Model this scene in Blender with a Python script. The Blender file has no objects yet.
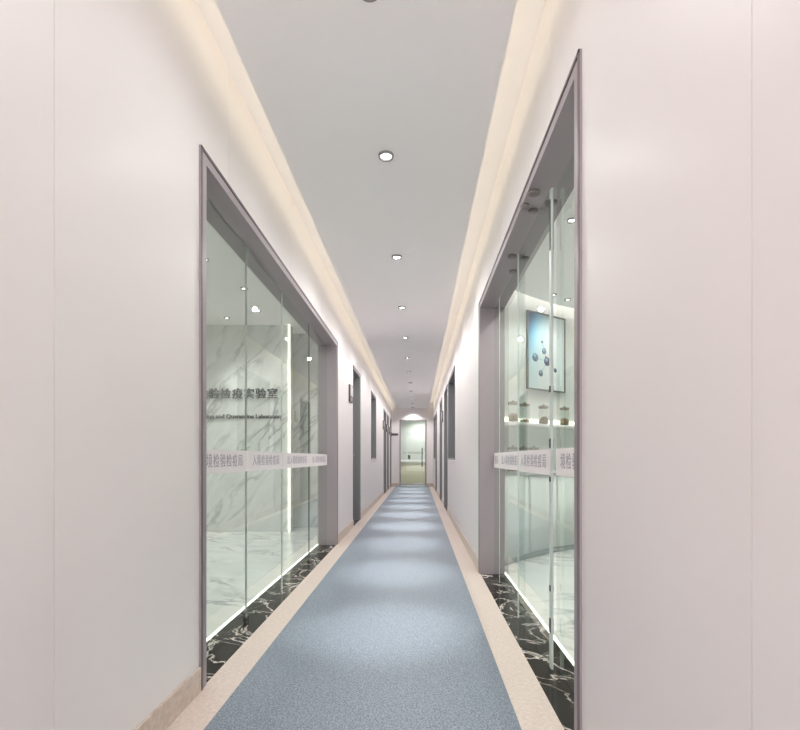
import bpy, bmesh, math, random
from mathutils import Vector, Matrix
random.seed(7)
S = bpy.context.scene
COL = S.collection
PI = math.pi

# ------------------------------------------------------------------ materials
def lin(c):
    return tuple(((v/255)/12.92 if v/255 <= .04045 else ((v/255+.055)/1.055)**2.4) for v in c) + (1,)

def new_mat(name):
    m = bpy.data.materials.new(name); m.use_nodes = True
    nt = m.node_tree
    b = nt.nodes['Principled BSDF']
    return m, nt, b

def plain(name, rgb, rough=.5, metal=0., spec=.5, coat=0., coat_rough=.1):
    m, nt, b = new_mat(name)
    b.inputs['Base Color'].default_value = lin(rgb)
    b.inputs['Roughness'].default_value = rough
    b.inputs['Metallic'].default_value = metal
    b.inputs['Specular IOR Level'].default_value = spec
    b.inputs['Coat Weight'].default_value = coat
    b.inputs['Coat Roughness'].default_value = coat_rough
    return m

def emit(name, rgb, strength):
    m, nt, b = new_mat(name)
    b.inputs['Base Color'].default_value = lin(rgb)
    b.inputs['Emission Color'].default_value = lin(rgb)
    b.inputs['Emission Strength'].default_value = strength
    return m

def N(nt, typ, **kw):
    n = nt.nodes.new(typ)
    for k, v in kw.items():
        setattr(n, k, v)
    return n

def ramp(nt, stops):
    r = N(nt, 'ShaderNodeValToRGB')
    el = r.color_ramp.elements
    el[0].position, el[0].color = stops[0]
    el[1].position, el[1].color = stops[-1]
    for p, c in stops[1:-1]:
        e = el.new(p); e.color = c
    return r

def coords(nt, scale=(1, 1, 1), rot=(0, 0, 0)):
    t = N(nt, 'ShaderNodeTexCoord'); m0 = N(nt, 'ShaderNodeMapping'); mp = N(nt, 'ShaderNodeMapping')
    m0.inputs['Rotation'].default_value = rot; mp.inputs['Scale'].default_value = scale
    nt.links.new(t.outputs['Object'], m0.inputs['Vector']); nt.links.new(m0.outputs[0], mp.inputs['Vector'])
    return mp

def noise(nt, vec, scale, detail=4, rough=.55, dist=0.):
    n = N(nt, 'ShaderNodeTexNoise')
    n.inputs['Scale'].default_value = scale; n.inputs['Detail'].default_value = detail
    n.inputs['Roughness'].default_value = rough; n.inputs['Distortion'].default_value = dist
    nt.links.new(vec.outputs[0], n.inputs['Vector'])
    return n

def speckle(name, dark, light, scale, rough=.6, spec=.3, bump=0.):
    m, nt, b = new_mat(name)
    v = coords(nt); n = noise(nt, v, scale, 3, .7)
    r = ramp(nt, [(.36, lin(dark)), (.64, lin(light))])
    nt.links.new(n.outputs[0], r.inputs[0]); nt.links.new(r.outputs[0], b.inputs['Base Color'])
    b.inputs['Roughness'].default_value = rough; b.inputs['Specular IOR Level'].default_value = spec
    if bump:
        bp = N(nt, 'ShaderNodeBump'); bp.inputs['Strength'].default_value = bump; bp.inputs['Distance'].default_value = .004
        nt.links.new(n.outputs[0], bp.inputs['Height']); nt.links.new(bp.outputs[0], b.inputs['Normal'])
    return m

def marble(name, base, vein, scale, width=.035, rough=.12, rot=(0, 0, 0), stretch=(1, 1, 1), cloud=None, dist=.9, spec=.5, m0=.42):
    """veins where a distorted noise crosses its middle value"""
    m, nt, b = new_mat(name)
    v = coords(nt, stretch, rot)
    n = noise(nt, v, scale, 5, .55, dist)
    s = N(nt, 'ShaderNodeMath', operation='SUBTRACT'); s.inputs[1].default_value = .5
    a = N(nt, 'ShaderNodeMath', operation='ABSOLUTE')
    nt.links.new(n.outputs[0], s.inputs[0]); nt.links.new(s.outputs[0], a.inputs[0])
    r = ramp(nt, [(0, (1, 1, 1, 1)), (width, (0, 0, 0, 1))])
    nt.links.new(a.outputs[0], r.inputs[0])
    n2 = noise(nt, v, scale*.6, 3, .5, .4)
    mask = ramp(nt, [(m0, (0, 0, 0, 1)), (m0+.2, (1, 1, 1, 1))])
    nt.links.new(n2.outputs[0], mask.inputs[0])
    mu = N(nt, 'ShaderNodeMath', operation='MULTIPLY')
    nt.links.new(r.outputs[0], mu.inputs[0]); nt.links.new(mask.outputs[0], mu.inputs[1])
    cl = noise(nt, v, scale*1.3, 4, .6, .3)
    cr = ramp(nt, [(.3, lin(base)), (.7, lin(cloud or base))])
    b.inputs['Specular IOR Level'].default_value = spec
    nt.links.new(cl.outputs[0], cr.inputs[0])
    mix = N(nt, 'ShaderNodeMixRGB'); mix.inputs['Color2'].default_value = lin(vein)
    nt.links.new(mu.outputs[0], mix.inputs['Fac']); nt.links.new(cr.outputs[0], mix.inputs['Color1'])
    nt.links.new(mix.outputs[0], b.inputs['Base Color'])
    b.inputs['Roughness'].default_value = rough
    return m

def thin_glass(name, tint, ior=1.35, gloss_rough=0.):
    m = bpy.data.materials.new(name); m.use_nodes = True
    nt = m.node_tree; nt.nodes.clear()
    out = N(nt, 'ShaderNodeOutputMaterial')
    tr = N(nt, 'ShaderNodeBsdfTransparent'); tr.inputs[0].default_value = tint + (1,)
    gl = N(nt, 'ShaderNodeBsdfGlossy'); gl.inputs['Roughness'].default_value = gloss_rough
    gl.inputs['Color'].default_value = (.9, .95, .92, 1)
    fr = N(nt, 'ShaderNodeFresnel'); fr.inputs['IOR'].default_value = ior
    mx = N(nt, 'ShaderNodeMixShader')
    geo = N(nt, 'ShaderNodeNewGeometry'); inv = N(nt, 'ShaderNodeMath', operation='SUBTRACT'); inv.inputs[0].default_value = 1
    mul = N(nt, 'ShaderNodeMath', operation='MULTIPLY')     # only the face towards the ray mirrors it
    nt.links.new(geo.outputs['Backfacing'], inv.inputs[1]); nt.links.new(inv.outputs[0], mul.inputs[0])
    nt.links.new(fr.outputs[0], mul.inputs[1]); nt.links.new(mul.outputs[0], mx.inputs[0]); nt.links.new(tr.outputs[0], mx.inputs[1])
    nt.links.new(gl.outputs[0], mx.inputs[2]); nt.links.new(mx.outputs[0], out.inputs[0])
    return m

def frosted(name, rgb, alpha):
    m = bpy.data.materials.new(name); m.use_nodes = True
    nt = m.node_tree; nt.nodes.clear()
    out = N(nt, 'ShaderNodeOutputMaterial')
    tr = N(nt, 'ShaderNodeBsdfTransparent')
    df = N(nt, 'ShaderNodeBsdfDiffuse'); df.inputs[0].default_value = lin(rgb)
    tl = N(nt, 'ShaderNodeBsdfTranslucent'); tl.inputs[0].default_value = lin(rgb)
    m1 = N(nt, 'ShaderNodeMixShader'); m1.inputs[0].default_value = .5
    m2 = N(nt, 'ShaderNodeMixShader'); m2.inputs[0].default_value = alpha
    nt.links.new(df.outputs[0], m1.inputs[1]); nt.links.new(tl.outputs[0], m1.inputs[2])
    nt.links.new(tr.outputs[0], m2.inputs[1]); nt.links.new(m1.outputs[0], m2.inputs[2])
    nt.links.new(m2.outputs[0], out.inputs[0])
    return m

M = {}
M['wall'] = plain('wall_panel', (232, 227, 226), .5, spec=.25, coat=.1, coat_rough=.3)
M['ceiling'] = plain('ceiling_paint', (250, 247, 248), .5, spec=.5)
M['white'] = plain('white_paint', (232, 231, 228), .5)
M['room'] = plain('room_paint', (226, 229, 226), .6, spec=.3)
M['carpet'] = speckle('blue_grey_carpet', (86, 96, 108), (150, 161, 174), 140, .5, .5, .35)
M['border'] = speckle('beige_border_stone', (205, 189, 179), (220, 206, 197), 60, .35, .4)
M['base'] = speckle('beige_baseboard_stone', (184, 168, 157), (203, 189, 178), 35, .3, .4)
M['frame'] = plain('brushed_mauve_metal', (160, 150, 154), .5, metal=.15)
M['frame_grey'] = plain('dark_grey_metal', (136, 136, 137), .45, metal=.15)
M['frame_dark'] = plain('dark_mauve_edge', (112, 103, 107), .4, metal=.3)
M['door_grey'] = plain('grey_door_laminate', (120, 121, 122), .4)
M['window_grey'] = plain('smoked_window_glass', (96, 106, 110), .08, spec=.7)
M['dark_marble'] = marble('dark_marble', (22, 19, 18), (232, 224, 216), 2.6, .014, .12, rot=(0, 0, .7), stretch=(1, 1.5, 1), cloud=(50, 43, 40), spec=.2, m0=.3)
M['white_marble'] = marble('white_marble', (226, 227, 225), (166, 168, 167), 1.9, .05, .15, rot=(0, .9, 0), stretch=(.75, 1, 2.6), cloud=(212, 213, 211), dist=.35)
M['floor_marble'] = marble('pale_floor_marble', (230, 230, 226), (166, 168, 167), 1.6, .05, .25, cloud=(212, 213, 210), rot=(0, 0, .6), stretch=(1, 2, 1))
M['glass'] = thin_glass('green_tinted_glass', (.925, .955, .937), 1.3)
M['glass_edge'] = plain('green_glass_edge', (92, 122, 110), .2)
M['seal'] = plain('grey_seal', (206, 214, 210), .4)
M['seal_dark'] = plain('dark_seal', (74, 84, 80), .4)
M['clear'] = thin_glass('clear_jar_glass', (.95, .96, .95), 1.45)
M['stile'] = plain('pale_seal', (206, 217, 212), .4)
M['film'] = frosted('frosted_film', (250, 244, 246), .86)
M['film_text'] = plain('lavender_lettering', (158, 151, 170), .6)
M['letter'] = plain('dark_metal_letters', (122, 122, 120), .45, metal=.1)
M['steel'] = plain('brushed_steel', (150, 150, 150), .3, metal=.9)
M['dark_steel'] = plain('dark_steel', (100, 98, 96), .35, metal=.7)
M['disc'] = plain('dull_taupe_disc', (128, 118, 116), .5)
M['lamp_ring'] = plain('grey_lamp_ring', (140, 138, 138), .5)
M['clip'] = plain('black_clip', (40, 44, 44), .4)
M['picture_frame'] = plain('grey_picture_frame', (118, 122, 122), .4, metal=.3)
M['plate'] = plain('dark_plum_plate', (92, 77, 84), .4)
M['plate_face'] = plain('pale_plate_face', (214, 208, 206), .4)
M['led_lamp'] = emit('lamp_lens', (255, 253, 248), 14)
M['led_strip'] = emit('cove_diffuser', (255, 240, 205), .7)
M['led_floor'] = emit('floor_led', (255, 255, 250), 2.0)
M['led_warm'] = emit('warm_led', (255, 250, 232), 1.5)
M['led_shelf'] = emit('shelf_led', (255, 252, 240), 2.2)
M['led_cove'] = emit('cove_led', (255, 252, 246), 6)
M['cork'] = plain('brown_lid', (148, 137, 128), .6)
M['herb'] = speckle('dried_specimen', (98, 76, 54), (186, 158, 120), 55, .8, .2)
M['plinth'] = plain('grey_plinth', (150, 156, 153), .4)
M['counter'] = plain('countertop_gap_shade', (182, 188, 186), .35)  # grey paints in the shadow gap along the cupboard top
M['cab'] = plain('cabinet_lacquer', (214, 219, 216), .3)
M['desk_front'] = plain('beige_desk_front', (222, 214, 194), .4)
M['ball_blue'] = plain('print_blue', (70, 116, 160), .5)
M['ball_dark'] = plain('print_navy', (44, 72, 112), .5)
M['ball_grey'] = plain('print_slate', (96, 122, 140), .5)
M['ball_red'] = plain('print_rose', (178, 92, 100), .5)
M['bond'] = plain('print_bond', (150, 186, 208), .5)

def picture_mat():
    m, nt, b = new_mat('blue_gradient_print')
    t = N(nt, 'ShaderNodeTexCoord'); mp = N(nt, 'ShaderNodeMapping')
    nt.links.new(t.outputs['Generated'], mp.inputs['Vector'])
    sp = N(nt, 'ShaderNodeSeparateXYZ'); nt.links.new(mp.outputs[0], sp.inputs[0])
    # distance from the upper left corner of the print
    x = N(nt, 'ShaderNodeMath', operation='MULTIPLY'); x.inputs[1].default_value = 1.25
    nt.links.new(sp.outputs['X'], x.inputs[0])
    z = N(nt, 'ShaderNodeMath', operation='MULTIPLY_ADD'); z.inputs[1].default_value = -.62; z.inputs[2].default_value = .62
    nt.links.new(sp.outputs['Z'], z.inputs[0])
    a = N(nt, 'ShaderNodeMath', operation='ADD'); nt.links.new(x.outputs[0], a.inputs[0]); nt.links.new(z.outputs[0], a.inputs[1])
    r = ramp(nt, [(.0, lin((30, 62, 118))), (.16, lin((58, 112, 168))), (.32, lin((118, 184, 212))), (.55, lin((196, 224, 232))), (1, lin((226, 236, 236)))])
    nt.links.new(a.outputs[0], r.inputs[0]); nt.links.new(r.outputs[0], b.inputs['Base Color'])
    b.inputs['Roughness'].default_value = .35
    return m
M['print'] = picture_mat()

# ------------------------------------------------------------------ mesh builder
class MB:
    def __init__(self):
        self.bm = bmesh.new(); self.mats = []
    def mi(self, m):
        if m is None: return 0
        if m not in self.mats: self.mats.append(m)
        return self.mats.index(m)
    def _f(self, vs, mi):
        try:
            f = self.bm.faces.new(vs); f.material_index = mi; return f
        except ValueError:
            return None
    def box(self, x0, x1, y0, y1, z0, z1, m=None, bev=0.):
        x0, x1 = sorted((x0, x1)); y0, y1 = sorted((y0, y1)); z0, z1 = sorted((z0, z1))
        mi = self.mi(m)
        v = [self.bm.verts.new(p) for p in ((x0, y0, z0), (x1, y0, z0), (x1, y1, z0), (x0, y1, z0), (x0, y0, z1), (x1, y0, z1), (x1, y1, z1), (x0, y1, z1))]
        fs = [self._f([v[i] for i in q], mi) for q in ((0, 3, 2, 1), (4, 5, 6, 7), (0, 1, 5, 4), (1, 2, 6, 5), (2, 3, 7, 6), (3, 0, 4, 7))]
        if bev:
            es = list({e for f in fs for e in f.edges})
            r = bmesh.ops.bevel(self.bm, geom=es, offset=bev, segments=2, profile=.5, affect='EDGES')
            for f in r['faces']: f.material_index = mi
        return self
    def prism(self, pts, z0, z1, m=None):
        mi = self.mi(m); n = len(pts)
        a = [self.bm.verts.new((p[0], p[1], z0)) for p in pts]; b = [self.bm.verts.new((p[0], p[1], z1)) for p in pts]
        self._f(a[::-1], mi); self._f(b, mi)
        for i in range(n):
            j = (i+1) % n; self._f([a[i], a[j], b[j], b[i]], mi)
        return self
    def lathe(self, prof, c=(0, 0, 0), seg=24, m=None, axis='z', close=False):
        mi = self.mi(m); rings = []
        def P(r, h, t):
            a, b = r*math.cos(t), r*math.sin(t)
            p = {'z': (a, b, h), 'x': (h, a, b), 'y': (b, h, a)}[axis]
            return (p[0]+c[0], p[1]+c[1], p[2]+c[2])
        for r, h in prof:
            if r < 1e-6: rings.append([self.bm.verts.new(P(0, h, 0))])
            else: rings.append([self.bm.verts.new(P(r, h, 2*PI*k/seg)) for k in range(seg)])
        pairs = list(zip(rings, rings[1:])) + ([(rings[-1], rings[0])] if close else [])
        for A, B in pairs:
            for k in range(seg):
                l = (k+1) % seg
                if len(A) == 1 and len(B) == 1: continue
                if len(A) == 1: f = self._f([A[0], B[l], B[k]], mi)
                elif len(B) == 1: f = self._f([A[k], A[l], B[0]], mi)
                else: f = self._f([A[k], A[l], B[l], B[k]], mi)
                if f: f.smooth = True
        return self
    def cyl(self, c, r, h, m=None, axis='z', seg=24):
        e = min(r, h)*.12
        return self.lathe([(0, 0), (r-e, 0), (r, e), (r, h-e), (r-e, h), (0, h)], c, seg, m, axis)
    def arc(self, c, r0, r1, a0, a1, z0, z1, m=None, seg=48):
        """an annular slab about the vertical through c"""
        pts = [(c[0]+r1*math.cos(a0+(a1-a0)*k/seg), c[1]+r1*math.sin(a0+(a1-a0)*k/seg)) for k in range(seg+1)]
        ins = [(c[0]+r0*math.cos(a0+(a1-a0)*k/seg), c[1]+r0*math.sin(a0+(a1-a0)*k/seg)) for k in range(seg+1)]
        mi = self.mi(m)
        def V(p, z): return self.bm.verts.new((p[0], p[1], z))
        ob = [V(p, z0) for p in pts]; ot = [V(p, z1) for p in pts]; ib = [V(p, z0) for p in ins]; it = [V(p, z1) for p in ins]
        for k in range(seg):
            for q in ((ob[k], ob[k+1], ot[k+1], ot[k]), (ib[k+1], ib[k], it[k], it[k+1])):
                f = self._f(q, mi)
                if f: f.smooth = True
            self._f((ot[k], ot[k+1], it[k+1], it[k]), mi); self._f((ob[k+1], ob[k], ib[k], ib[k+1]), mi)
        self._f((ob[0], ot[0], it[0], ib[0]), mi); self._f((ot[seg], ob[seg], ib[seg], it[seg]), mi)
        return self
    def add_mesh(self, me, mat4, m=None):
        mi = self.mi(m); vs = [self.bm.verts.new(mat4 @ v.co) for v in me.vertices]
        for p in me.polygons: self._f([vs[i] for i in p.vertices], mi)
        return self
    def build(self, name, mat=None, parent=None, normals=True):
        if normals: bmesh.ops.recalc_face_normals(self.bm, faces=self.bm.faces)
        xs = [v.co for v in self.bm.verts]
        o0 = Vector(((min(p.x for p in xs)+max(p.x for p in xs))/2, (min(p.y for p in xs)+max(p.y for p in xs))/2, min(p.z for p in xs)))
        bmesh.ops.translate(self.bm, verts=self.bm.verts, vec=-o0)
        me = bpy.data.meshes.new(name); self.bm.to_mesh(me); self.bm.free()
        for m in (self.mats or [mat]): me.materials.append(m)
        o = bpy.data.objects.new(name, me); COL.objects.link(o)
        o.location = o0
        if parent:
            o.parent = parent; o.location = o0 - wloc(parent)
        return o

def wloc(o):
    p = Vector(o.location)
    while o.parent:
        o = o.parent; p += Vector(o.location)
    return p

def tag(o, label=None, cat=None, group=None, kind=None):
    if label: o['label'] = label
    if cat: o['category'] = cat
    if group: o['group'] = group
    if kind: o['kind'] = kind
    return o
def thing(name, label, cat, loc, group=None, kind=None):
    o = bpy.data.objects.new(name, None); COL.objects.link(o)
    o.empty_display_size = .1; o.location = loc
    return tag(o, label, cat, group, kind)
def struct(o, label, cat):
    return tag(o, label, cat, None, 'structure')
def copy_tree(o, loc=None, label=None, parent=None):
    c = o.copy(); COL.objects.link(c)
    if parent: c.parent = parent
    for ch in list(o.children): copy_tree(ch, None, None, c)
    if loc is not None: c.location = loc
    if label: c['label'] = label
    return c

def text_mesh(body, size, depth, align='CENTER', res=2, spacing=1., bold=0.):
    cu = bpy.data.curves.new('text', 'FONT'); cu.body = body; cu.size = size; cu.extrude = depth
    cu.offset = bold; cu.align_x = align; cu.align_y = 'CENTER'; cu.resolution_u = res; cu.space_character = spacing
    o = bpy.data.objects.new('text', cu); COL.objects.link(o)
    bpy.context.view_layer.update()
    me = bpy.data.meshes.new_from_object(o.evaluated_get(bpy.context.evaluated_depsgraph_get()))
    bpy.data.objects.remove(o); bpy.data.curves.remove(cu)
    return me
def facing(side, loc):
    """frame whose local x, y, z map to reading direction, up, outwards"""
    r, n = {'L': ((0, 1, 0), (1, 0, 0)), 'R': ((0, -1, 0), (-1, 0, 0)), 'F': ((1, 0, 0), (0, -1, 0))}[side]
    m = Matrix((r, (0, 0, 1), n)).transposed().to_4x4(); m.translation = loc
    return m

def spot(loc, power, angle, blend=.7, radius=.03, col=(1, .985, .975), target=None):
    l = bpy.data.lights.new('lamp_light', 'SPOT'); l.energy = power; l.spot_size = math.radians(angle); l.spot_blend = blend
    l.shadow_soft_size = radius; l.color = col
    o = bpy.data.objects.new('lamp_light', l); COL.objects.link(o); o.location = loc
    if target: o.rotation_euler = (Vector(target)-Vector(loc)).to_track_quat('-Z', 'Y').to_euler()
    return o
def area(loc, sx, sy, power, direction, col, spread=180):
    l = bpy.data.lights.new('strip_light', 'AREA'); l.shape = 'RECTANGLE'; l.size = sx; l.size_y = sy; l.energy = power; l.color = col
    l.spread = math.radians(spread)
    o = bpy.data.objects.new('strip_light', l); COL.objects.link(o); o.location = loc
    z = -Vector(direction).normalized(); x = Vector((0, 1, 0)); y = z.cross(x)
    o.rotation_euler = Matrix((x, y, z)).transposed().to_euler()
    return o

# ------------------------------------------------------------------ dimensions (metres, camera at x=0, y=0, z=1)
XL, XR = -.94, .539          # corridor wall faces
TH = .206                    # wall thickness
Y0, D = -2.6, 17.0           # corridor ends
SLAB, PAN, PANT = 2.937, 2.763, 2.82
GAP = .158
TOP = 2.345                  # top of frames

L_OPEN = [('glazing', 2.06, 5.57, 0), ('door', 6.93, 7.77, 0), ('window', 9.6, 10.67, .98), ('door', 13.1, 14.1, 0), ('door', 14.55, 15.3, 0), ('door', 16.1, 16.8, 0)]
R_OPEN = [('glazing', 1.577, 4.18, 0), ('window', 6.97, 8.48, .97), ('door', 8.74, 9.75, 0), ('door', 10.7, 11.7, 0), ('door', 13.7, 14.6, 0), ('window', 15.0, 16.3, .98)]

# ------------------------------------------------------------------ corridor shell
b = MB(); b.box(XL, XR, Y0, D+.12, -.1, 0, M['border'])
struct(b.build('floor'), 'beige stone floor border running along both sides of the corridor carpet', 'floor')
b = MB(); b.box(-.7845, .3796, Y0+.02, D-.0, 0, .006, M['carpet'])
tag(b.build('carpet_runner'), 'long blue grey speckled carpet runner down the middle of the corridor', 'carpet')

def corridor_wall(name, side, opens, g0, gp, label):
    s = -1 if side == 'L' else 1
    xf = XL if side == 'L' else XR
    xc, xb = xf + s*.004, xf + s*TH
    b = MB()
    cuts = []
    g = g0
    while g > Y0: g -= gp
    g += gp
    while g < D:
        cuts.append(g); g += gp
    spans = []; y = Y0
    for k, a, e, sill in opens:
        spans.append((y, a, 0, SLAB)); spans.append((a, e, TOP, SLAB))
        if sill: spans.append((a, e, 0, sill))
        y = e
    spans.append((y, D, 0, SLAB))
    for a, e, z0, z1 in spans:
        b.box(xc, xb, a, e, z0, z1, M['wall'])
        edges = [a] + [c for c in cuts if a+.01 < c < e-.01] + [e]
        for i, (p, q) in enumerate(zip(edges, edges[1:])):
            b.box(xf, xc, p + (.0011 if i else 0), q - (.0011 if i < len(edges)-2 else 0), z0, z1, M['wall'])
    struct(b.build(name), label, 'wall')
    b = MB(); y = Y0
    for k, a, e, sill in [o for o in opens if not o[3]] + [('end', D, D, 0)]:
        b.box(xf, xf - s*.012, y, a-.002, 0.0, .105, M['base'], .003); y = e+.002
    struct(b.build('baseboard_left' if side == 'L' else 'baseboard_right'), 'beige stone baseboard along the %s corridor wall' % ('left' if side == 'L' else 'right'), 'baseboard')
corridor_wall('wall_left', 'L', L_OPEN, 1.24, 1.147, 'pale pinkish panelled corridor wall on the left with a long glazed opening')
corridor_wall('wall_right', 'R', R_OPEN, .775, 1.156, 'pale pinkish panelled corridor wall on the right with a tall glazed opening')

# end wall with the door opening
DX0, DX1 = -.655, .30
b = MB()
b.box(XL-TH, DX0, D, D+.12, 0, SLAB, M['wall']); b.box(DX1, XR+TH, D, D+.12, 0, SLAB, M['wall']); b.box(DX0, DX1, D, D+.12, 2.37, SLAB, M['wall'])
struct(b.build('wall_end'), 'pale end wall of the corridor around the glass door', 'wall')
b = MB(); b.box(XL+.012, DX0-.002, D-.012, D, 0, .105, M['base'], .003); b.box(DX1+.002, XR-.012, D-.012, D, 0, .105, M['base'], .003)
struct(b.build('baseboard_end'), 'beige baseboard on either side of the end door', 'baseboard')
b = MB(); b.box(XL-TH, XL+.05, Y0-.12, Y0, 0, SLAB, M['wall']); b.box(XR-.05, XR+TH, Y0-.12, Y0, 0, SLAB, M['wall']); b.box(XL+.05, XR-.05, Y0-.12, Y0, 2.7, SLAB, M['wall'])  # corridor end left open behind the camera, added to let in fill light
pl_ = bpy.data.lights.new('fill_opening_portal', 'AREA'); pl_.shape = 'RECTANGLE'; pl_.size = XR-XL-.1; pl_.size_y = 2.7; pl_.cycles.is_portal = True
po = bpy.data.objects.new('fill_opening_portal', pl_); COL.objects.link(po); po.location = ((XL+XR)/2, Y0-.06, 1.35); po.rotation_euler = (PI/2, 0, PI)
struct(b.build('wall_back'), 'pale wall around an opening added to let in light, unseen behind the viewer', 'wall')

# ceiling: slab above, dropped panel with a light gap down both sides
b = MB(); b.box(XL-TH, XR+TH, Y0-.12, D+.12, SLAB, SLAB+.1, M['ceiling'])
b.box(XL+GAP, XR-GAP, Y0, D, PAN, PANT, M['ceiling'])
b.box(XL+GAP+.12, XR-GAP-.12, Y0, D, PANT, SLAB, M['ceiling'])
struct(b.build('ceiling'), 'pale dropped ceiling panel with a light cove along each side', 'ceiling')

for s, x in ((-1, XL+GAP), (1, XR-GAP)):
    side = 'left' if s < 0 else 'right'
    r = thing('cove_light_strip', 'warm light strip hidden in the %s ceiling cove' % side, 'light', (x - s*.05, (Y0+D)/2, PANT))
    b = MB(); b.box(x-s*.03, x-s*.075, Y0+.05, D-.05, PANT, PANT+.016, M['steel']); b.build('channel', None, r)
    b = MB(); b.box(x-s*.036, x-s*.068, Y0+.06, D-.06, PANT+.016, PANT+.022, M['led_strip']); b.build('diffuser', None, r)
    area((x-s*.014, (Y0+D)/2, PANT+.03), D-Y0-.1, .04, 7, (s, 0, -.25), (1, .955, .74))

# ------------------------------------------------------------------ frames of the openings
def frame_lining(side, a, e, sill, w=.055, proud=.008, back=TH, mat='frame'):
    s = -1 if side == 'L' else 1; xf = XL if side == 'L' else XR
    x0, x1 = xf - s*proud, xf + s*back
    b = MB()
    z0 = sill
    for p, q in ((a, a+w), (e-w, e)):
        b.box(x0, x1, p, q, z0, TOP-w, M[mat])
    b.box(x0, x1, a, e, TOP-w, TOP, M[mat])
    # slim raised outer edge
    b.box(x0-s*.004, x0, a, a+.014, z0, TOP, M['frame_dark']); b.box(x0-s*.004, x0, e-.014, e, z0, TOP, M['frame_dark'])
    b.box(x0-s*.004, x0, a, e, TOP-.014, TOP, M['frame_dark'])
    if sill:
        b.box(x0, x1, a+w, e-w, sill, sill+.03, M[mat])
    return b

GL, GR = -1.05, .63          # planes of the two glass walls
INN = .055
BAND0, BAND1 = .918, 1.043
def pane(parent, side, x, ya, yb, z0=.0, z1=TOP-INN, band=True, text='出入境检验检疫局', label=None, name='glass_pane'):
    s = -1 if side == 'L' else 1
    b = MB(); b.box(x-.005, x+.005, ya+.0009, yb-.0009, z0+.004, z1, M['glass'])
    g = b.build(name, None, parent)
    if label: g['label'] = label
    if band:
        xx = x - s*.0065
        b = MB(); b.box(xx, xx-s*.0006, ya+.002, yb-.002, BAND0, BAND1, M['film'])
        b.build('frosted_band', None, g)
        n = min(len(text), int((yb-ya-.04)/.092))
        if n > 1:
            t = text[-n:]
            me = text_mesh(t, .076, .0003, 'CENTER', 2, 1.22)
            b = MB(); b.add_mesh(me, facing(side, (xx-s*.0016, (ya+yb)/2, (BAND0+BAND1)/2)), M['film_text'])
            b.build('band_lettering', None, g, normals=False)
    return g

# left glazing
r = thing('window_1', 'long frameless green glass partition in a mauve metal frame along the left corridor wall', 'window', ((XL+GL)/2, 3.8, 0), kind='structure')
frame_lining('L', 2.06, 5.57, 0).build('window_frame', None, r)
js = [2.115, 2.93, 3.70, 4.62, 5.515]
for p, q in zip(js, js[1:]): pane(r, 'L', GL, p, q)
for j in js[1:-1]:
    b = MB(); b.box(GL-.006, GL+.006, j-(.002 if j > 4 else .0009), j+(.002 if j > 4 else .0009), .0, TOP-INN, M['seal_dark' if j > 4 else 'seal']); b.build('pane_seal', None, r)
b = MB(); b.box(GL-.012, GL+.012, 2.93-.02, 2.93+.02, .0, .03, M['dark_steel'], .002); b.build('floor_clamp', None, r)
b = MB(); b.box(GL-.012, GL+.012, 4.62-.02, 4.62+.02, .0, .03, M['dark_steel'], .002); b.build('floor_clamp', None, r)
b = MB(); b.box(XL, -1.15, 2.115, 5.515, -.1, .0005, M['dark_marble'])
struct(b.build('trim_1'), 'dark veined marble threshold under the left glass partition', 'threshold')
b = MB(); b.box(-1.15, -1.163, 2.06, 5.57, -.02, .006, M['led_floor'])
tag(b.build('floor_light_strip'), 'thin white light line in the floor along the left marble threshold', 'light')

# right glazing with its sliding leaf
r = thing('window_2', 'green glass partition in a mauve metal frame on the right, fixed panes beside the sliding leaf', 'window', ((XR+GR)/2, 2.9, 0), kind='structure')
frame_lining('R', 1.577, 4.18, 0).build('window_frame', None, r)
for p, q in ((1.632, 2.27), (2.97, 3.86)): pane(r, 'R', GR+.03, p, q)
pane(r, 'R', GR+.03, 3.86, 4.125)
b = MB(); b.box(GR+.024, GR+.029, 3.855, 3.865, 0, TOP-INN, M['stile']); b.build('pane_seal', None, r)
b = MB(); b.box(XR, .748, 1.632, 4.125, -.1, .0005, M['dark_marble'])
struct(b.build('trim_2'), 'dark veined marble threshold under the right glass partition', 'threshold')
b = MB(); b.box(.750, .762, 1.577, 4.18, -.02, .006, M['led_floor'])
tag(b.build('floor_light_strip'), 'thin white light line in the floor along the right marble threshold', 'light')
r = thing('door_1', 'frameless sliding glass door leaf hung on round rollers in the right glass partition', 'door', (GR, 2.62, 0), kind='structure')
pane(r, 'R', GR, 2.255, 2.985, .006, TOP-INN-.015, name='door_leaf')
b = MB(); b.box(GR-.006, GR+.006, 2.25, 2.283, .006, TOP-INN-.02, M['stile'], .003)
st = b.build('edge_seal', None, r)
for h, l in ((1.326, .03), (1.07, .045), (.90, .025), (.385, .03), (.21, .07), (2.10, .24)):
    b = MB(); b.box(GR-.009, GR+.009, 2.256, 2.278, h-l/2, h+l/2, M['clip'], .003); b.build('clip', None, st)
b = MB(); b.box(GR-.010, GR-.006, 2.979, 2.985, .006, TOP-INN-.02, M['stile']); b.build('edge_seal', None, r)
for x, y, R_ in ((.562, 2.327, .028), (.545, 2.45, .022), (.600, 2.50, .025), (.672, 2.42, .03), (.599, 3.06, .028), (.688, 3.09, .026), (.655, 3.31, .027)):
    b = MB(); b.lathe([(0, -.014), (R_*.8, -.014), (R_, -.010), (R_, 0), (0, 0)], (x, y, TOP-INN), 28, M['disc']); b.build('roller', None, r)

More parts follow.
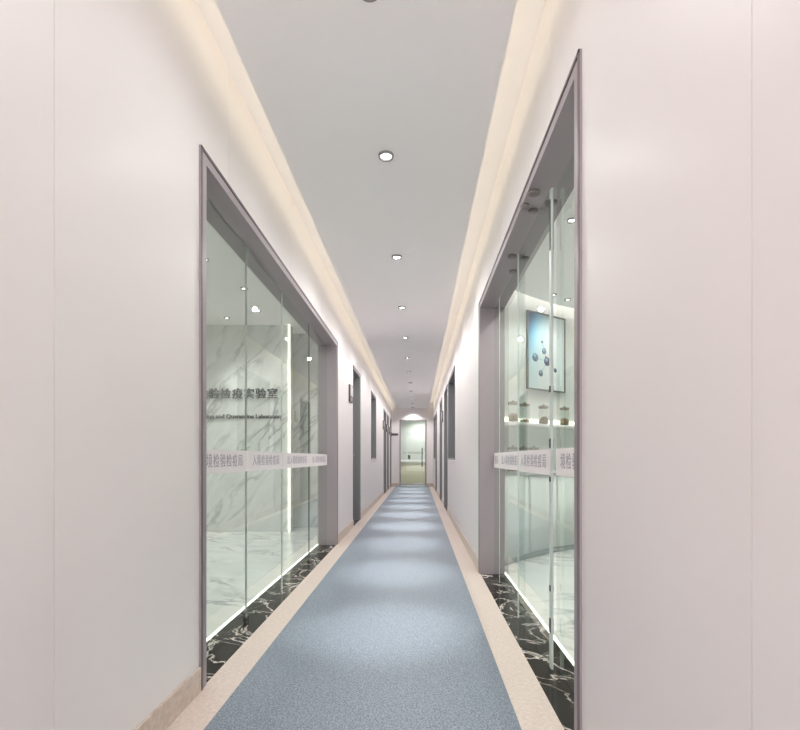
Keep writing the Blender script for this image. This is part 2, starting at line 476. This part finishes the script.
# ------------------------------------------------------------------ side doors and windows down the corridor
dn, wn, tn = 2, 3, 3
LAB = {}
def side_door(side, a, e, label):
    global dn
    s = -1 if side == 'L' else 1; xf = XL if side == 'L' else XR
    r = thing('door_%d' % dn, label, 'door', (xf+s*.1, (a+e)/2, 0), kind='structure'); dn += 1
    frame_lining(side, a, e, 0, .045, .006, TH, 'frame_grey').build('door_frame', None, r)
    x = xf + s*.13
    b = MB(); b.box(x, x+s*.042, a+.048, e-.048, .008, TOP-.048, M['door_grey'], .002); lf = b.build('door_leaf', None, r)
    b = MB(); hx = x - s*.045
    b.box(x, x-s*.008, e-.135, e-.085, .93, 1.13, M['steel'], .003)
    b.cyl((min(hx, x), e-.11, 1.05), .009, .045, M['steel'], 'x', 12)
    b.box(hx-s*.008, hx+s*.008, e-.23, e-.10, 1.04, 1.06, M['steel'], .004)
    b.build('door_handle', None, lf)
    b = MB(); b.box(xf, xf+s*TH, a+.045, e-.045, -.1, .0005, M['dark_marble']); b.build('threshold', None, r)
def side_window(side, a, e, sill, label):
    global wn
    s = -1 if side == 'L' else 1; xf = XL if side == 'L' else XR
    r = thing('window_%d' % wn, label, 'window', (xf+s*.1, (a+e)/2, sill), kind='structure'); wn += 1
    frame_lining(side, a, e, sill, .04, .006, TH, 'frame_grey').build('window_frame', None, r)
    x = xf + s*.15
    b = MB(); b.box(x, x+s*.01, a+.04, e-.04, sill+.03, TOP-.04, M['window_grey']); b.build('glass_pane', None, r)
    b = MB(); b.box(x-s*.015, x, (a+e)/2-.02, (a+e)/2+.02, sill+.03, TOP-.04, M['frame']); b.build('mullion', None, r)
    b = MB(); b.box(xf-s*.02, xf+s*.15, a-.0, e+.0, sill-.03, sill, M['frame']); 
    b = MB(); b.box(xf-s*.014, xf-s*.0002, a-.02, e+.02, sill-.028, sill, M['wall'], .004); b.build('window_sill', None, r)
side_door('L', 6.93, 7.77, 'grey recessed door nearest on the left wall, just past the glass partition')
side_window('L', 9.6, 10.67, .98, 'narrow grey framed window on the left wall beyond the first grey door')
side_door('L', 13.1, 14.1, 'grey recessed door on the left wall beyond the left window')
side_door('L', 14.55, 15.3, 'second of the three far grey doors on the left wall')
side_door('L', 16.1, 16.8, 'last grey door on the left wall, next to the end wall')
side_window('R', 6.97, 8.48, .97, 'grey framed window on the right wall beyond the glass partition')
side_door('R', 8.74, 9.75, 'grey recessed door on the right wall directly beyond the right window')
side_door('R', 10.7, 11.7, 'second grey recessed door along the right wall')
side_door('R', 13.7, 14.6, 'third and farthest grey door on the right wall')
side_window('R', 15.0, 16.3, .98, 'farthest window on the right wall, near the end door')

# door plates
def plate(side, y0, y1, label):
    s = -1 if side == 'L' else 1; xf = XL if side == 'L' else XR
    r = thing('door_sign', label, 'sign', (xf-s*.012, (y0+y1)/2, 1.77), 'door plates on the corridor walls')
    b = MB(); b.box(xf, xf-s*.024, y0, y1, 1.77, 2.0, M['plate'], .002); b.build('backing', None, r)
    b = MB(); b.box(xf-s*.024, xf-s*.028, y0+.012, y1-.012, 1.85, 1.985, M['plate_face']); b.build('name_panel', None, r)
    b = MB(); b.cyl((xf-s*.024 if s < 0 else xf-.028, (y0+y1)/2, 1.81), .018, .004, M['plate_face'], 'x', 16); b.build('disc', None, r)
plate('L', 6.5, 6.76, 'dark plum wall plate beside the nearest grey door on the left wall')
plate('L', 12.78, 13.02, 'dark plum wall plate beside the grey door past the left window')
plate('L', 14.2, 14.44, 'dark plum wall plate between the first two far doors on the left')
plate('L', 15.6, 15.84, 'dark plum wall plate before the last door on the left wall')
plate('R', 10.2, 10.44, 'dark plum wall plate between the first and second doors on the right wall')
r = thing('projecting_sign', 'dark flat projecting sign sticking out from the left wall beside the end door', 'sign', (-.83, 16.93, 1.79))
b = MB(); b.box(XL, XL+.02, 16.9, 16.96, 1.76, 1.90, M['plate'], .002); b.build('bracket', None, r)
b = MB(); b.box(XL+.02, -.70, 16.915, 16.945, 1.79, 1.87, M['plate'], .003); b.build('sign_panel', None, r)

# ------------------------------------------------------------------ end door and the room behind it
r = thing('door_%d' % dn, 'green glass door with a long steel pull handle at the far end of the corridor', 'door', ((DX0+DX1)/2, D, 0), kind='structure'); dn += 1
b = MB()
b.box(DX0, DX0+.045, D-.01, D+.12, 0, 2.325, M['frame']); b.box(DX1-.045, DX1, D-.01, D+.12, 0, 2.325, M['frame']); b.box(DX0, DX1, D-.01, D+.12, 2.325, 2.37, M['frame'])
b.build('door_frame', None, r)
b = MB(); b.box(DX0+.045, DX1-.045, D, D+.12, 0, .045, M['cab'], .003); b.build('threshold', None, r)
b = MB(); b.box(DX0+.05, DX1-.05, D+.05, D+.06, .09, 2.32, M['glass']); lf = b.build('door_leaf', None, r)
b = MB(); b.box(DX0+.05, DX1-.05, D+.04, D+.07, .047, .09, M['steel']); b.build('bottom_rail', None, lf)
b = MB(); x = .145
b.cyl((x, D+.005, .68), .016, .68, M['dark_steel'], 'z', 16)
for h in (.8, 1.24): b.cyl((x, D+.005, h), .009, .045, M['dark_steel'], 'y', 12)
b.build('pull_handle', None, lf)
b = MB(); b.add_mesh(text_mesh('出入境检验检疫局', .085, .0004, 'CENTER', 1, 1.15, .0), facing('F', (-.18, D+.047, 1.18)), M['letter'])
b.build('band_lettering', None, lf, normals=False)

EX0, EX1, EY = -2.2, 2.0, 21.0
b = MB(); b.box(EX0, EX1, D+.12, EY, -.1, 0, M['floor_marble']); struct(b.build('floor_end_room'), 'pale marble floor of the room behind the end door', 'floor')
b = MB(); b.box(EX0, EX1, D+.12, EY, 2.8, 2.9, M['ceiling']); struct(b.build('ceiling_end_room'), 'white ceiling of the room behind the end door', 'ceiling')
b = MB(); b.box(EX0-.1, EX1+.1, EY, EY+.1, 0, 2.9, M['room']); b.box(EX0-.1, EX0, D+.12, EY, 0, 2.9, M['room']); b.box(EX1, EX1+.1, D+.12, EY, 0, 2.9, M['room'])
b.box(EX0-.1, XL-TH, D+.0, D+.12, 0, 2.9, M['room']); b.box(XR+TH, EX1+.1, D, D+.12, 0, 2.9, M['room'])
struct(b.build('wall_end_room'), 'pale walls of the room behind the end door', 'wall')
dc = (-.15, 20.6)
r = thing('reception_desk', 'curved reception desk with a white top and beige front behind the end door', 'desk', (dc[0], 18.9, 0))
b = MB(); b.arc(dc, 1.35, 1.42, PI+.35, 2*PI-.35, 0, .80, M['desk_front']); b.build('front_panel', None, r)
b = MB(); b.arc(dc, 1.0, 1.46, PI+.33, 2*PI-.33, .80, .92, M['white']); b.build('desk_top', None, r)
r = thing('desk_screen', 'small dark screen standing on the white reception desk top', 'screen', (-.36, 19.35, .92))
b = MB(); b.cyl((-.36, 19.36, .92), .05, .01, M['clip'], 'z', 20); b.build('stand', None, r)
b = MB(); b.box(-.37, -.35, 19.355, 19.37, .925, .99, M['clip']); b.build('neck', None, r)
b = MB(); b.box(-.41, -.31, 19.34, 19.36, .97, 1.12, M['clip'], .004); b.build('panel', None, r)

# ------------------------------------------------------------------ left room
LX, LY0, LY1 = -4.4, 1.4, 6.95
b = MB(); b.box(LX, -1.168, LY0, LY1, -.1, 0.0, M['floor_marble']); struct(b.build('floor_left_room'), 'pale marble floor of the glazed room on the left', 'floor')
b = MB(); b.box(LX, -1.146, LY0, LY1, 2.8, 2.9, M['ceiling']); struct(b.build('ceiling_left_room'), 'white ceiling of the glazed room on the left', 'ceiling')
b = MB(); b.box(LX-.1, LX, LY0-.1, LY1+.1, 0, 2.9, M['room']); b.box(LX, -1.146, LY0-.1, LY0, 0, 2.9, M['room'])
struct(b.build('wall_left_room'), 'plain pale walls of the glazed room on the left', 'wall')
b = MB(); b.box(LX, -1.146, LY1, LY1+.1, 0, 2.9, M['white_marble'])
struct(b.build('wall_left_room_end'), 'veined marble end wall of the glazed room on the left', 'wall')
r = thing('feature_wall_panel', 'white veined marble feature panel with raised grey lettering in the left glazed room', 'wall panel', (-3.06, 6.56, 0))
b = MB(); b.box(LX+.002, -1.728, 6.5, 6.62, .002, 2.798, M['white_marble']); b.build('marble_face', None, r)
b = MB(); b.box(-1.75, -1.728, 6.462, 6.5, .002, 2.798, M['led_warm']); tag(b.build('light_edge', None, r), 'glowing warm white vertical edge')
b = MB(); b.box(LX+.02, -1.9, 6.62, LY1, .002, 2.798, M['room']); b.build('backing', None, r)
r = thing('wall_lettering', 'grey raised Chinese and English lettering on the marble feature panel', 'lettering', (-2.6, 6.49, 1.5))
pitch = 11.65*6.5/480
for i, ch in enumerate('检验检疫实验室'):
    cx = (272.6-418)*6.5/480 + (i-6)*pitch
    me = text_mesh(ch, .15, .012, 'CENTER', 2)
    b = MB(); b.add_mesh(me, facing('F', (cx, 6.488, 1+(458-394.3)*6.5/480)), M['letter']); b.build('character', None, r, normals=False)
xr = (283-418)*6.5/480
for word in ('Laboratory', 'Quarantine', 'and', 'Inspection'):
    me = text_mesh(word, .082, .008, 'RIGHT', 2, 1., .0015)
    b = MB(); b.add_mesh(me, facing('F', (xr, 6.492, 1+(458-416.5)*6.5/480)), M['letter']); b.build('english_word', None, r, normals=False)
    xs = [v.co.x for v in me.vertices]; xr -= max(xs)-min(xs)+.024

# ------------------------------------------------------------------ right room: a curved wall with cupboard, shelf, jars and picture
C = (3.59, 2.3); RW, RS, RC = 3.85, 3.66, 3.5
def ang(x, R): return math.acos((x-C[0])/R)
a0, a1 = ang(.75, RW+.1), math.radians(72)
RX, RY0 = 4.75, .4
b = MB(); b.arc(C, RW, RW+.1, ang(.752, RW+.1), a1, 0, 3.0, M['room'], 64)
struct(b.build('wall_right_room_curved'), 'white curved back wall of the glazed room on the right', 'wall')
b = MB(); b.box(RX, RX+.1, RY0-.1, 6.2, 0, 3.0, M['room']); b.box(.745, RX, RY0-.1, RY0, 0, 3.0, M['room'])
struct(b.build('wall_right_room'), 'plain pale walls of the glazed room on the right', 'wall')
b = MB(); b.box(.766, RX, RY0, 6.3, -.1, 0, M['floor_marble']); struct(b.build('floor_right_room'), 'pale marble floor of the glazed room on the right', 'floor')
arcpts = lambda R, n=40, s=PI-.7, e=a1: [(C[0]+R*math.cos(s+(e-s)*k/n), C[1]+R*math.sin(s+(e-s)*k/n)) for k in range(n+1)]
pts = [p for p in arcpts(RW-.16) if .746 < p[0] < RX]
b = MB(); b.prism([(.746, RY0), (RX, RY0), (RX, pts[-1][1])] + pts[::-1] + [(.746, pts[0][1])], 2.72, 2.78, M['ceiling'])
b.box(.745, RX, RY0, 6.3, 3.0, 3.08, M['ceiling'])
struct(b.build('ceiling_right_room'), 'white ceiling of the right glazed room, stopping short of the curved wall', 'ceiling')
b = MB(); b.arc(C, RW-.24, RW-.20, ang(.80, RW-.22), a1, 2.78, 2.81, M['led_cove'])
tag(b.build('cove_light_strip'), 'curved light strip hidden above the curved wall of the right room', 'light')

# curved base cupboards
ca0, ca1 = ang(.80, RC), math.radians(80)
nd = 8
r = thing('curved_cupboard', 'long curved pale base cupboard along the wall of the right glazed room', 'cabinet', (C[0]+RC*math.cos(2.2), C[1]+RC*math.sin(2.2), 0))
ca_in = ang(.80, RC)
b = MB(); b.arc(C, RC+.03, RW-.002, ang(.765, RW), ca1, .05, .83, M['cab']); b.build('carcass', None, r)
b = MB(); b.arc(C, RC+.012, RC+.06, ca0, ca1, 0.001, .05, M['plinth']); b.build('plinth', None, r)
b = MB(); b.arc(C, RC-.02, RW-.002, ang(.765, RW), ca1, .83, .86, M['counter']); b.build('countertop', None, r)
for k in range(nd):
    t0 = ca0 + (ca1-ca0)*k/nd; t1 = ca0 + (ca1-ca0)*(k+1)/nd
    g = .0014
    b = MB(); b.arc(C, RC, RC+.03, t0-g, t1+g, .055, .825, M['cab'], 10); d = b.build('door', None, r)
# wall shelf with a light behind it
r = thing('wall_shelf', 'curved white wall shelf with a light behind it carrying the jars, right room', 'shelf', (C[0]+RS*math.cos(2.3), C[1]+RS*math.sin(2.3), 1.33))
b = MB(); b.arc(C, RS-.08, RW-.001, ang(.765, RW), a1, 1.33, 1.362, M['white']); b.build('board', None, r)
b = MB(); b.arc(C, RW-.022, RW-.002, ang(.80, RW), a1, 1.3625, 1.43, M['led_shelf']); b.build('light_bar', None, r)

def ray_hit(px, R):
    k = (px-418)/480
    A = 1+k*k; B = -2*(k*C[0]+C[1]); Q = C[0]**2+C[1]**2-R*R
    y = (-B+math.sqrt(B*B-4*A*Q))/(2*A)
    return k*y, y
def make_jar(scale, fill, seed, loc, label, group):
    rnd = random.Random(seed)
    r = thing('specimen_jar', label, 'jar', loc, group)
    R, H = .053, .175*scale
    def at(b, name, par): 
        return b.build(name, None, par)
    x, y, z = loc
    b = MB(); b.lathe([(0, .0), (R*.92, .0), (R, .006), (R, H-.02), (R*.86, H-.004), (R*.86, H), (R*.80, H), (R*.80, H-.006), (R*.94, H-.022), (R*.94, .008), (0, .008)], (x, y, z), 28, M['clear']); at(b, 'glass_body', r)
    b = MB(); b.lathe([(0, H+.001), (R*.93, H+.001), (R*1.0, H+.005), (R*1.0, H+.022), (R*.9, H+.027), (0, H+.026)], (x, y, z), 28, M['cork']); lid = at(b, 'lid', r)
    b = MB(); b.lathe([(0, H+.027), (.012, H+.027), (.016, H+.035), (.010, H+.043), (0, H+.044)], (x, y, z), 16, M['cork']); at(b, 'lid_knob', lid)
    hf = H*fill
    prof = [(0, .009), (R*.9, .009), (R*.9, hf*.7), (R*.6, hf*.95), (R*.25, hf), (0, hf*.92)]
    b = MB(); b.lathe(prof, (x, y, z), 20, M['herb'])
    for v in b.bm.verts:
        if v.co.z > z+.015: v.co.z += rnd.uniform(-.012, .014); 
    at(b, 'dried_contents', r)
    return r
up = [(513.2, .45, 'glass jar half full of brown dried pieces, leftmost on the lit wall shelf'),
      (524.7, .2, 'glass jar with only a thin layer of contents, second from left on the lit shelf'),
      (543.5, .42, 'glass jar of dark dried pieces on the lit shelf, left of the sliding door edge'),
      (564.5, .43, 'glass jar of brown pieces, rightmost on the lit wall shelf')]
for i, (px, f, lab) in enumerate(up):
    x, y = ray_hit(px, RS); make_jar(1., f, i, (x, y, 1.3625), lab, 'jars on the wall shelf')
low = [(513, .5, 'leftmost of the three lidded jars on the curved cupboard top'), (523.5, .4, 'middle one of the three lidded jars on the curved cupboard top'), (533.8, .3, 'right hand one of the three lidded jars on the curved cupboard top')]
for i, (px, f, lab) in enumerate(low):
    x, y = ray_hit(px, RS); make_jar(1.28, f, 10+i, (x, y, .8605), lab, 'jars on the cupboard top')

# picture
x1, y1 = ray_hit(526, RW); x2, y2 = ray_hit(563.5, RW)
w = math.hypot(x2-x1, y2-y1); th = math.atan2(y2-y1, x2-x1)
pz0, pz1 = 1.765, 2.635
r = thing('framed_picture', 'blue molecule picture in a slim dark frame on the curved white wall', 'picture', ((x1+x2)/2, (y1+y2)/2, pz0))
r.rotation_euler = (0, 0, th)
def pic(b, name, mat=None):
    o = b.build(name, mat); o.parent = r; return o
# local frame: x along the picture, y into the wall, z up from the lower edge
H = pz1-pz0; yo = .0
b = MB()
for q in ((-w/2, -w/2+.014, 0, H), (w/2-.014, w/2, 0, H), (-w/2+.014, w/2-.014, 0, .014), (-w/2+.014, w/2-.014, H-.014, H)):
    b.box(q[0], q[1], yo-.03, yo, q[2], q[3], M['picture_frame'])
pic(b, 'picture_frame')
b = MB(); b.box(-w/2+.014, w/2-.014, yo-.02, yo-.002, .014, H-.014, M['print']); pr = pic(b, 'print')
# printed molecule: flat inked discs and lines on the print
balls = [(.38, .63, .016, 'ball_dark'), (.43, .515, .036, 'ball_blue'), (.20, .415, .048, 'ball_blue'), (.51, .385, .05, 'ball_dark'), (.485, .43, .022, 'ball_red'), (.345, .22, .036, 'ball_grey'), (.735, .285, .026, 'ball_grey')]
def bp(u, v): return Vector(((u-.5)*w, 0, v*H))
b = MB()
for i, j in ((0, 1), (1, 3), (2, 3), (3, 5), (3, 6)):
    p, q = bp(*balls[i][:2]), bp(*balls[j][:2]); d = (q-p).normalized(); n = Vector((-d.z, 0, d.x))*.004
    vs = [b.bm.verts.new((v.x, yo-.0206, v.z)) for v in (p-n, q-n, q+n, p+n)]; b._f(vs, b.mi(M['bond']))
for u, v, R, mm in balls:
    b.lathe([(0, -.0004), (R, -.0004), (R, 0)], (bp(u, v).x, yo-.0208, bp(u, v).z), 24, M[mm], 'y')
    if R > .03: b.lathe([(0, -.0004), (R*.45, -.0004), (R*.45, 0)], (bp(u, v).x-R*.25, yo-.0214, bp(u, v).z+R*.3), 16, M['bond'], 'y')
o = b.build('printed_molecule'); o.parent = pr; o.location = Vector(o.location)-Vector(pr.location)

# ------------------------------------------------------------------ lamps
def make_downlight(loc, label, group, R=.045, depth=.0145):
    x, y, z = loc
    r = thing('downlight', label, 'downlight', loc, group)
    b = MB(); b.lathe([(R, 0), (R, -.004), (R*.95, -depth), (R*.76, -depth), (R*.72, -.003), (R*.72, 0)], loc, 32, M['lamp_ring'], 'z'); b.build('trim_ring', None, r)
    b = MB(); b.lathe([(0, -.0028), (R*.69, -.0028), (R*.69, -.0005), (0, -.0005)], loc, 28, M['led_lamp']); b.build('lens', None, r)
    return r
ordn = ['second', 'third', 'fourth', 'fifth', 'sixth', 'seventh', 'eighth', 'ninth', 'tenth', 'eleventh']
GD = 'downlights in the corridor ceiling'
p0 = make_downlight((-.184, 1.80, PAN), 'nearest corridor downlight, cut off by the top edge of the photo', GD)
ys = [1.80]
for n in range(10):
    y = 2.793+1.405*n; ys.append(y)
    copy_tree(p0, (-.186, y, PAN), 'corridor downlight, %s in the row counting from the nearest' % ordn[n])
copy_tree(p0, (-.186, D-.3, PAN), 'last corridor downlight, directly above the end door')
for y in ys + [.4, -1.0, -2.2]:
    k = .12 if y < 1 else (.3 if y < 2 else (.28 if y < 3 else (.88 if y < 7 else 1.0)))
    spot((-.186, y, PAN-.024), 36*k, 172, .6, .025); spot((-.186, y, PAN-.024), (30 if y < 2 else (200 if y < 7 else 330)), 26, .9, .025)
spot((-.186, D-.3, PAN-.024), 36, 125, .6)
GLR = 'ceiling downlights in the left room'
pl = None
spots = [(-1.93, 4.34), (-1.84, 5.08), (-1.95, 5.85), (-2.45, 6.15), (-3.4, 6.15), (-3.2, 4.6), (-3.2, 3.0), (-2.0, 3.0)]  # the later entries are out of view, added to light the room
names = ['left room ceiling downlight seen high beside the near frame', 'left room ceiling downlight seen past the first glass joint', 'left room ceiling downlight just in front of the marble lettering panel',
         'left room downlight washing the marble panel above the lettering', 'added unseen left room downlight washing the far part of the marble panel', 'added unseen left room downlight deep in the room, far row', 'added unseen left room downlight deep in the room, near row', 'added unseen left room downlight near the glass, at the front']
for (x, y), lab in zip(spots, names):
    if pl is None: pl = make_downlight((x, y, 2.8), lab, GLR, .038)
    else: copy_tree(pl, (x, y, 2.8), lab)
    spot((x, y, 2.776), 30, 140 if y < 6 else 75, .8, .03, (1, .99, .96))
GRR = 'ceiling downlights in the right room'
spots = [(1.11, 3.46), (1.42, 5.05), (1.62, 5.2), (2.6, 3.6), (2.4, 2.0), (3.7, 4.4)]  # entries after the picture pair are unseen, put in to brighten the room
names = ['right room ceiling downlight seen high beside the near frame', 'left one of the two small downlights above the picture', 'right one of the two small downlights above the picture', 'added unseen right room downlight in the middle of the ceiling', 'added unseen right room downlight near the front of the room', 'added unseen right room downlight far to the right of the picture']
pl = None
for (x, y), lab in zip(spots, names):
    if pl is None: pl = make_downlight((x, y, 2.72), lab, GRR, .036)
    else: copy_tree(pl, (x, y, 2.72), lab)
    spot((x, y, 2.696), 11 if y > 5 else 72, 140, .8, .03, (1, .99, .96))
pl = make_downlight((-.1, 18.3, 2.8), 'downlight in the ceiling of the room behind the end door, nearest the door', 'ceiling downlights behind the end door')
copy_tree(pl, (.1, 20.4, 2.8), 'downlight in the ceiling of the room behind the end door, above the desk')
for p in ((-.1, 18.3), (.1, 20.4)): spot((p[0], p[1], 2.776), 85, 150, .8, .04)

# ------------------------------------------------------------------ camera, world, view
cam = bpy.data.cameras.new('camera'); co = bpy.data.objects.new('camera', cam); COL.objects.link(co)
co.location = (0, 0, 1); co.rotation_euler = (PI/2, 0, 0)
cam.sensor_width = 36; cam.sensor_fit = 'HORIZONTAL'; cam.lens = 21.6; cam.shift_x = -.0225; cam.shift_y = 93/800
cam.clip_start = .05
S.camera = co
w_ = bpy.data.worlds.new('world'); S.world = w_; w_.use_nodes = True
w_.node_tree.nodes['Background'].inputs[0].default_value = (1, .98, .97, 1); w_.node_tree.nodes['Background'].inputs[1].default_value = 5.5
S.view_settings.view_transform = 'Standard'; S.view_settings.look = 'None'; S.view_settings.gamma = 1; S.view_settings.use_curve_mapping = False
S.view_settings.exposure = 0.15
cy = S.cycles
cy.max_bounces = 20; cy.diffuse_bounces = 14; cy.glossy_bounces = 5; cy.transparent_max_bounces = 24; cy.transmission_bounces = 6
cy.use_denoising = True
cy.sample_clamp_indirect = 6
cy.caustics_reflective = False; cy.caustics_refractive = False
